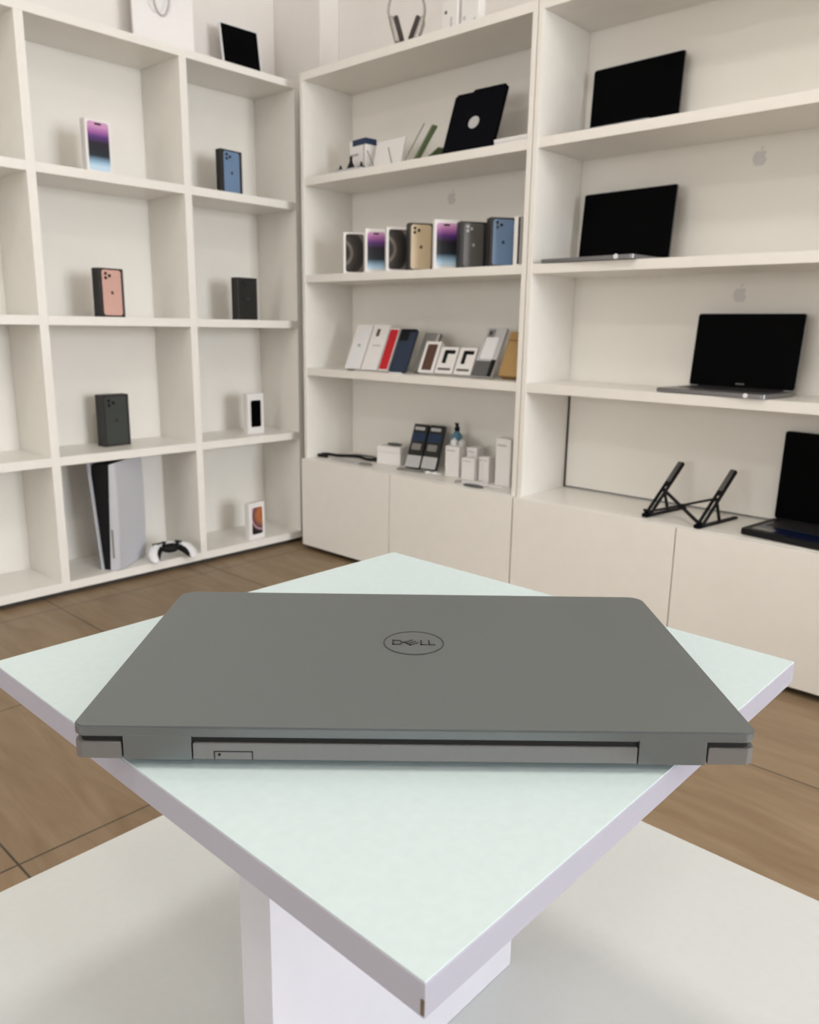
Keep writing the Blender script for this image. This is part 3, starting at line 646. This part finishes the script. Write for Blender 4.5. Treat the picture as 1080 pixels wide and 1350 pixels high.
# lid
lid = MB().prism(outline(-half, half, 0, LD, .007, .011), zl0, zl1, 'z', bev=.0009).build('lid', M['alu'], lap)
for s in (-1, 1):
    a, b = (hx0, hx1) if s > 0 else (-hx1, -hx0)
    MB().box(a, .0002, z0 - .0006, b, .009, zl0 + .001, bev=.0004).build('hinge_cover', M['alu'], lid)
MB().cyl((-.112, .007, .0125), (.112, .007, .0125), .0035, n=12).build('hinge_bar', M['gap'], lap)
# service tray outlined on the base's rear edge
sx0, sx1 = -.1052, -.0850
slot = MB()
for q in ((sx0, .0068, sx0 + .0004, .0024), (sx1 - .0004, .0068, sx1, .0024), (sx0, .0072, sx1, .0068)):
    slot.box(min(q[0], q[2]), -.0003, min(q[1], q[3]), max(q[0], q[2]), .0004, max(q[1], q[3]))
so = slot.build('card_tray', M['gap'], bo)
MB().cyl((sx0 + .0028, -.0004, .0052), (sx0 + .0028, .0003, .0052), .0007, n=14).build('pin_hole', M['gap'], so)
for x in (-.13, .13):
    for y in (.020, .195): MB().box(x - .02, y - .004, -.0027, x + .02, y + .004, z0 + .0003, bev=.0008).build('rubber_foot', M['black_soft'], lap)
# badge: ring and letters standing in the lid
LC = (0, .1168); r_ = .0200
ring = MB()
def annulus(mb, r0, r1, za, zb2, n=72):
    t = bmesh.new(); rows = []
    for rr, z in ((r0, za), (r1, za), (r1, zb2), (r0, zb2)): rows.append([t.verts.new((LC[0] + rr * math.cos(2 * PI * i / n), LC[1] + rr * math.sin(2 * PI * i / n), z)) for i in range(n)])
    for k in range(4):
        a, b = rows[k], rows[(k + 1) % 4]
        for i in range(n): t.faces.new((a[i], a[(i + 1) % n], b[(i + 1) % n], b[i]))
    mb.merge(t)
annulus(ring, r_ - .0007, r_, zl1 - .0003, zl1 + .00025)
ro = ring.build('badge_ring', M['alu_dark'], lid)
MB().lathe([(r_ - .0016, 0), (r_ - .0016, .0003)], 72).build('badge_disc', M['alu'], lid, (LC[0], LC[1], zl1 - .0001), smooth=False)
lt = MB()
def poly(pts, dx=0.): lt.prism([(a + LC[0] + dx, b + LC[1]) for a, b in pts], zl1, zl1 + .0005, 'z')
hL = .0040; sw = .0013
# D
x = -.0142
poly([(x, -hL), (x + sw, -hL), (x + sw, hL), (x, hL)]); poly([(x, hL), (x, hL - sw), (x + .0045, hL - sw), (x + .0052, hL)])
poly([(x, -hL), (x + .0052, -hL), (x + .0045, -hL + sw), (x, -hL + sw)])
poly([(x + .0045, hL - sw), (x + .0052, hL), (x + .0078, 0), (x + .0052, -hL), (x + .0045, -hL + sw), (x + .0062, 0)])
# tilted E
ang = R(38); ca, sa = math.cos(ang), math.sin(ang)
def rot(pts, c): return [(c[0] + a * ca - b * sa, c[1] + a * sa + b * ca) for a, b in pts]
ec = (-.0018, 0)
e = .0036
poly(rot([(-e, -e), (-e + sw, -e), (-e + sw, e), (-e, e)], ec))
for yy in (-e, -sw / 2, e - sw): poly(rot([(-e, yy), (e * 1.05, yy), (e * 1.05, yy + sw * .9), (-e, yy + sw * .9)], ec))
# L L
for x in (.0043, .0095):
    poly([(x, -hL), (x + sw, -hL), (x + sw, hL), (x, hL)]); poly([(x, -hL), (x + .0047, -hL), (x + .0047, -hL + sw), (x, -hL + sw)])
lo = lt.build('badge_letters', M['alu_dark'], lid)

# ------------------------------------------------------------------ lamps
M['lamp'] = emit('lamp_diffuser', (1, .95, .88), 1)
def ceiling_lamp(x, y, power, size, col, label):
    t = thing('ceiling_light', label, 'light', (x, y, ZC - .03))
    MB().box(-size / 2 - .02, -size / 2 - .02, 0, size / 2 + .02, size / 2 + .02, .0295, bev=.002).build('lamp_frame', M['white'], t)
    d = MB().box(-size / 2, -size / 2, -.004, size / 2, size / 2, -.0005).build('diffuser', M['lamp'], t)
    l = bpy.data.lights.new('ceiling_lamp', 'AREA'); l.shape = 'SQUARE'; l.size = size; l.energy = power; l.color = col
    o = bpy.data.objects.new('lamp_glow', l); COL.objects.link(o); o.parent = t; o.location = (0, 0, -.012)
ceiling_lamp(1.5, -.95, 4, .30, (1, .95, .88), 'square ceiling panel lamp nearest the shelf corner')
ceiling_lamp(2.45, -1.58, 14, .30, (1, .95, .88), 'square ceiling panel lamp above the display table')
ceiling_lamp(3.35, -2.95, 9, .30, (1, .95, .88), 'square ceiling panel lamp behind and right of the camera')
ceiling_lamp(1.1, -3.0, 10, .30, (1, .95, .88), 'square ceiling panel lamp behind the camera on the left')
# daylight through the right window; the front one is added fill
l = bpy.data.lights.new('daylight', 'AREA'); l.shape = 'RECTANGLE'; l.size = hh; l.size_y = 2 * hw; l.energy = 260; l.color = (.93, .965, 1)
o = bpy.data.objects.new('window_daylight', l); COL.objects.link(o); o.location = (XR + .16, (wy0 + wy1) / 2, (wz0 + wz1) / 2); o.rotation_euler = (0, R(90), 0)
l = bpy.data.lights.new('daylight', 'AREA'); l.shape = 'RECTANGLE'; l.size = 2 * gw; l.size_y = gh; l.energy = 152; l.color = (1, .975, .92)  # added fill behind the unseen front window, for the shelf backs
o = bpy.data.objects.new('window_daylight', l); COL.objects.link(o); o.location = ((fx0 + fx1) / 2, YF - .16, (fz0 + fz1) / 2); o.rotation_euler = (R(90), 0, 0)
wd = bpy.data.worlds.new('World'); scene.world = wd; wd.use_nodes = True
bg = wd.node_tree.nodes['Background']; bg.inputs[0].default_value = (.75, .87, 1, 1); bg.inputs[1].default_value = 1.0

# ------------------------------------------------------------------ groups of repeated things
GROUPS = {'logo_sticker': 'faint grey stickers on the back panels', 'phone_case_pack': 'accessory packs leaning on the third shelf',
          'charger_box': 'white charger boxes of the corner bookcase', 'mini_stand': 'small black stands by the white product box',
          'open_laptop': 'open laptops in the right bookcase', 'hanging_pack': 'dark packs leaning on the corner cabinet',
          'ceiling_light': 'ceiling panel lamps', 'bookcase': 'white bookcases along the back wall', 'plug_adapter': 'plugs on the wide charger box',
          'cable_ring': 'cable rings on the corner cabinet'}
for o in list(COL.objects):
    if o.parent is None and 'label' in o and 'group' not in o:
        k = o.name.split('.')[0]
        if k == 'phone_box': o['group'] = 'phone boxes in a row on the second shelf' if o.location.x > .1 else 'phone boxes spread over the left unit'
        elif k == 'accessory_box' and abs(o.location.z - S3) < .03: o['group'] = 'accessory packs leaning on the third shelf'
        elif k in GROUPS: o['group'] = GROUPS[k]

# ------------------------------------------------------------------ camera
yaw, pitch, roll = 2.3142, .2271, -.0159
C = Vector((2.5937, -2.0818, .907))
cyw, syw, cp, sp = math.cos(yaw), math.sin(yaw), math.cos(pitch), math.sin(pitch)
F = Vector((cyw * cp, syw * cp, -sp)); Rt = Vector((syw, -cyw, 0)); Dn = F.cross(Rt)
cr, sr_ = math.cos(roll), math.sin(roll)
r2 = Rt * cr + Dn * sr_; d2 = -Rt * sr_ + Dn * cr
cam = bpy.data.cameras.new('camera'); co = bpy.data.objects.new('camera', cam); COL.objects.link(co)
mw = Matrix(((r2.x, -d2.x, -F.x, C.x), (r2.y, -d2.y, -F.y, C.y), (r2.z, -d2.z, -F.z, C.z), (0, 0, 0, 1)))
co.matrix_world = mw
cam.sensor_fit = 'HORIZONTAL'; cam.sensor_width = 36; cam.lens = 1052.07 / 1080 * 36
cam.clip_start = .02; cam.clip_end = 50
cam.dof.use_dof = True; cam.dof.focus_distance = .50; cam.dof.aperture_fstop = 20
scene.camera = co
vs = scene.view_settings; vs.view_transform = 'Standard'; vs.look = 'None'; vs.gamma = 1; vs.use_curve_mapping = False
vs.exposure = .0
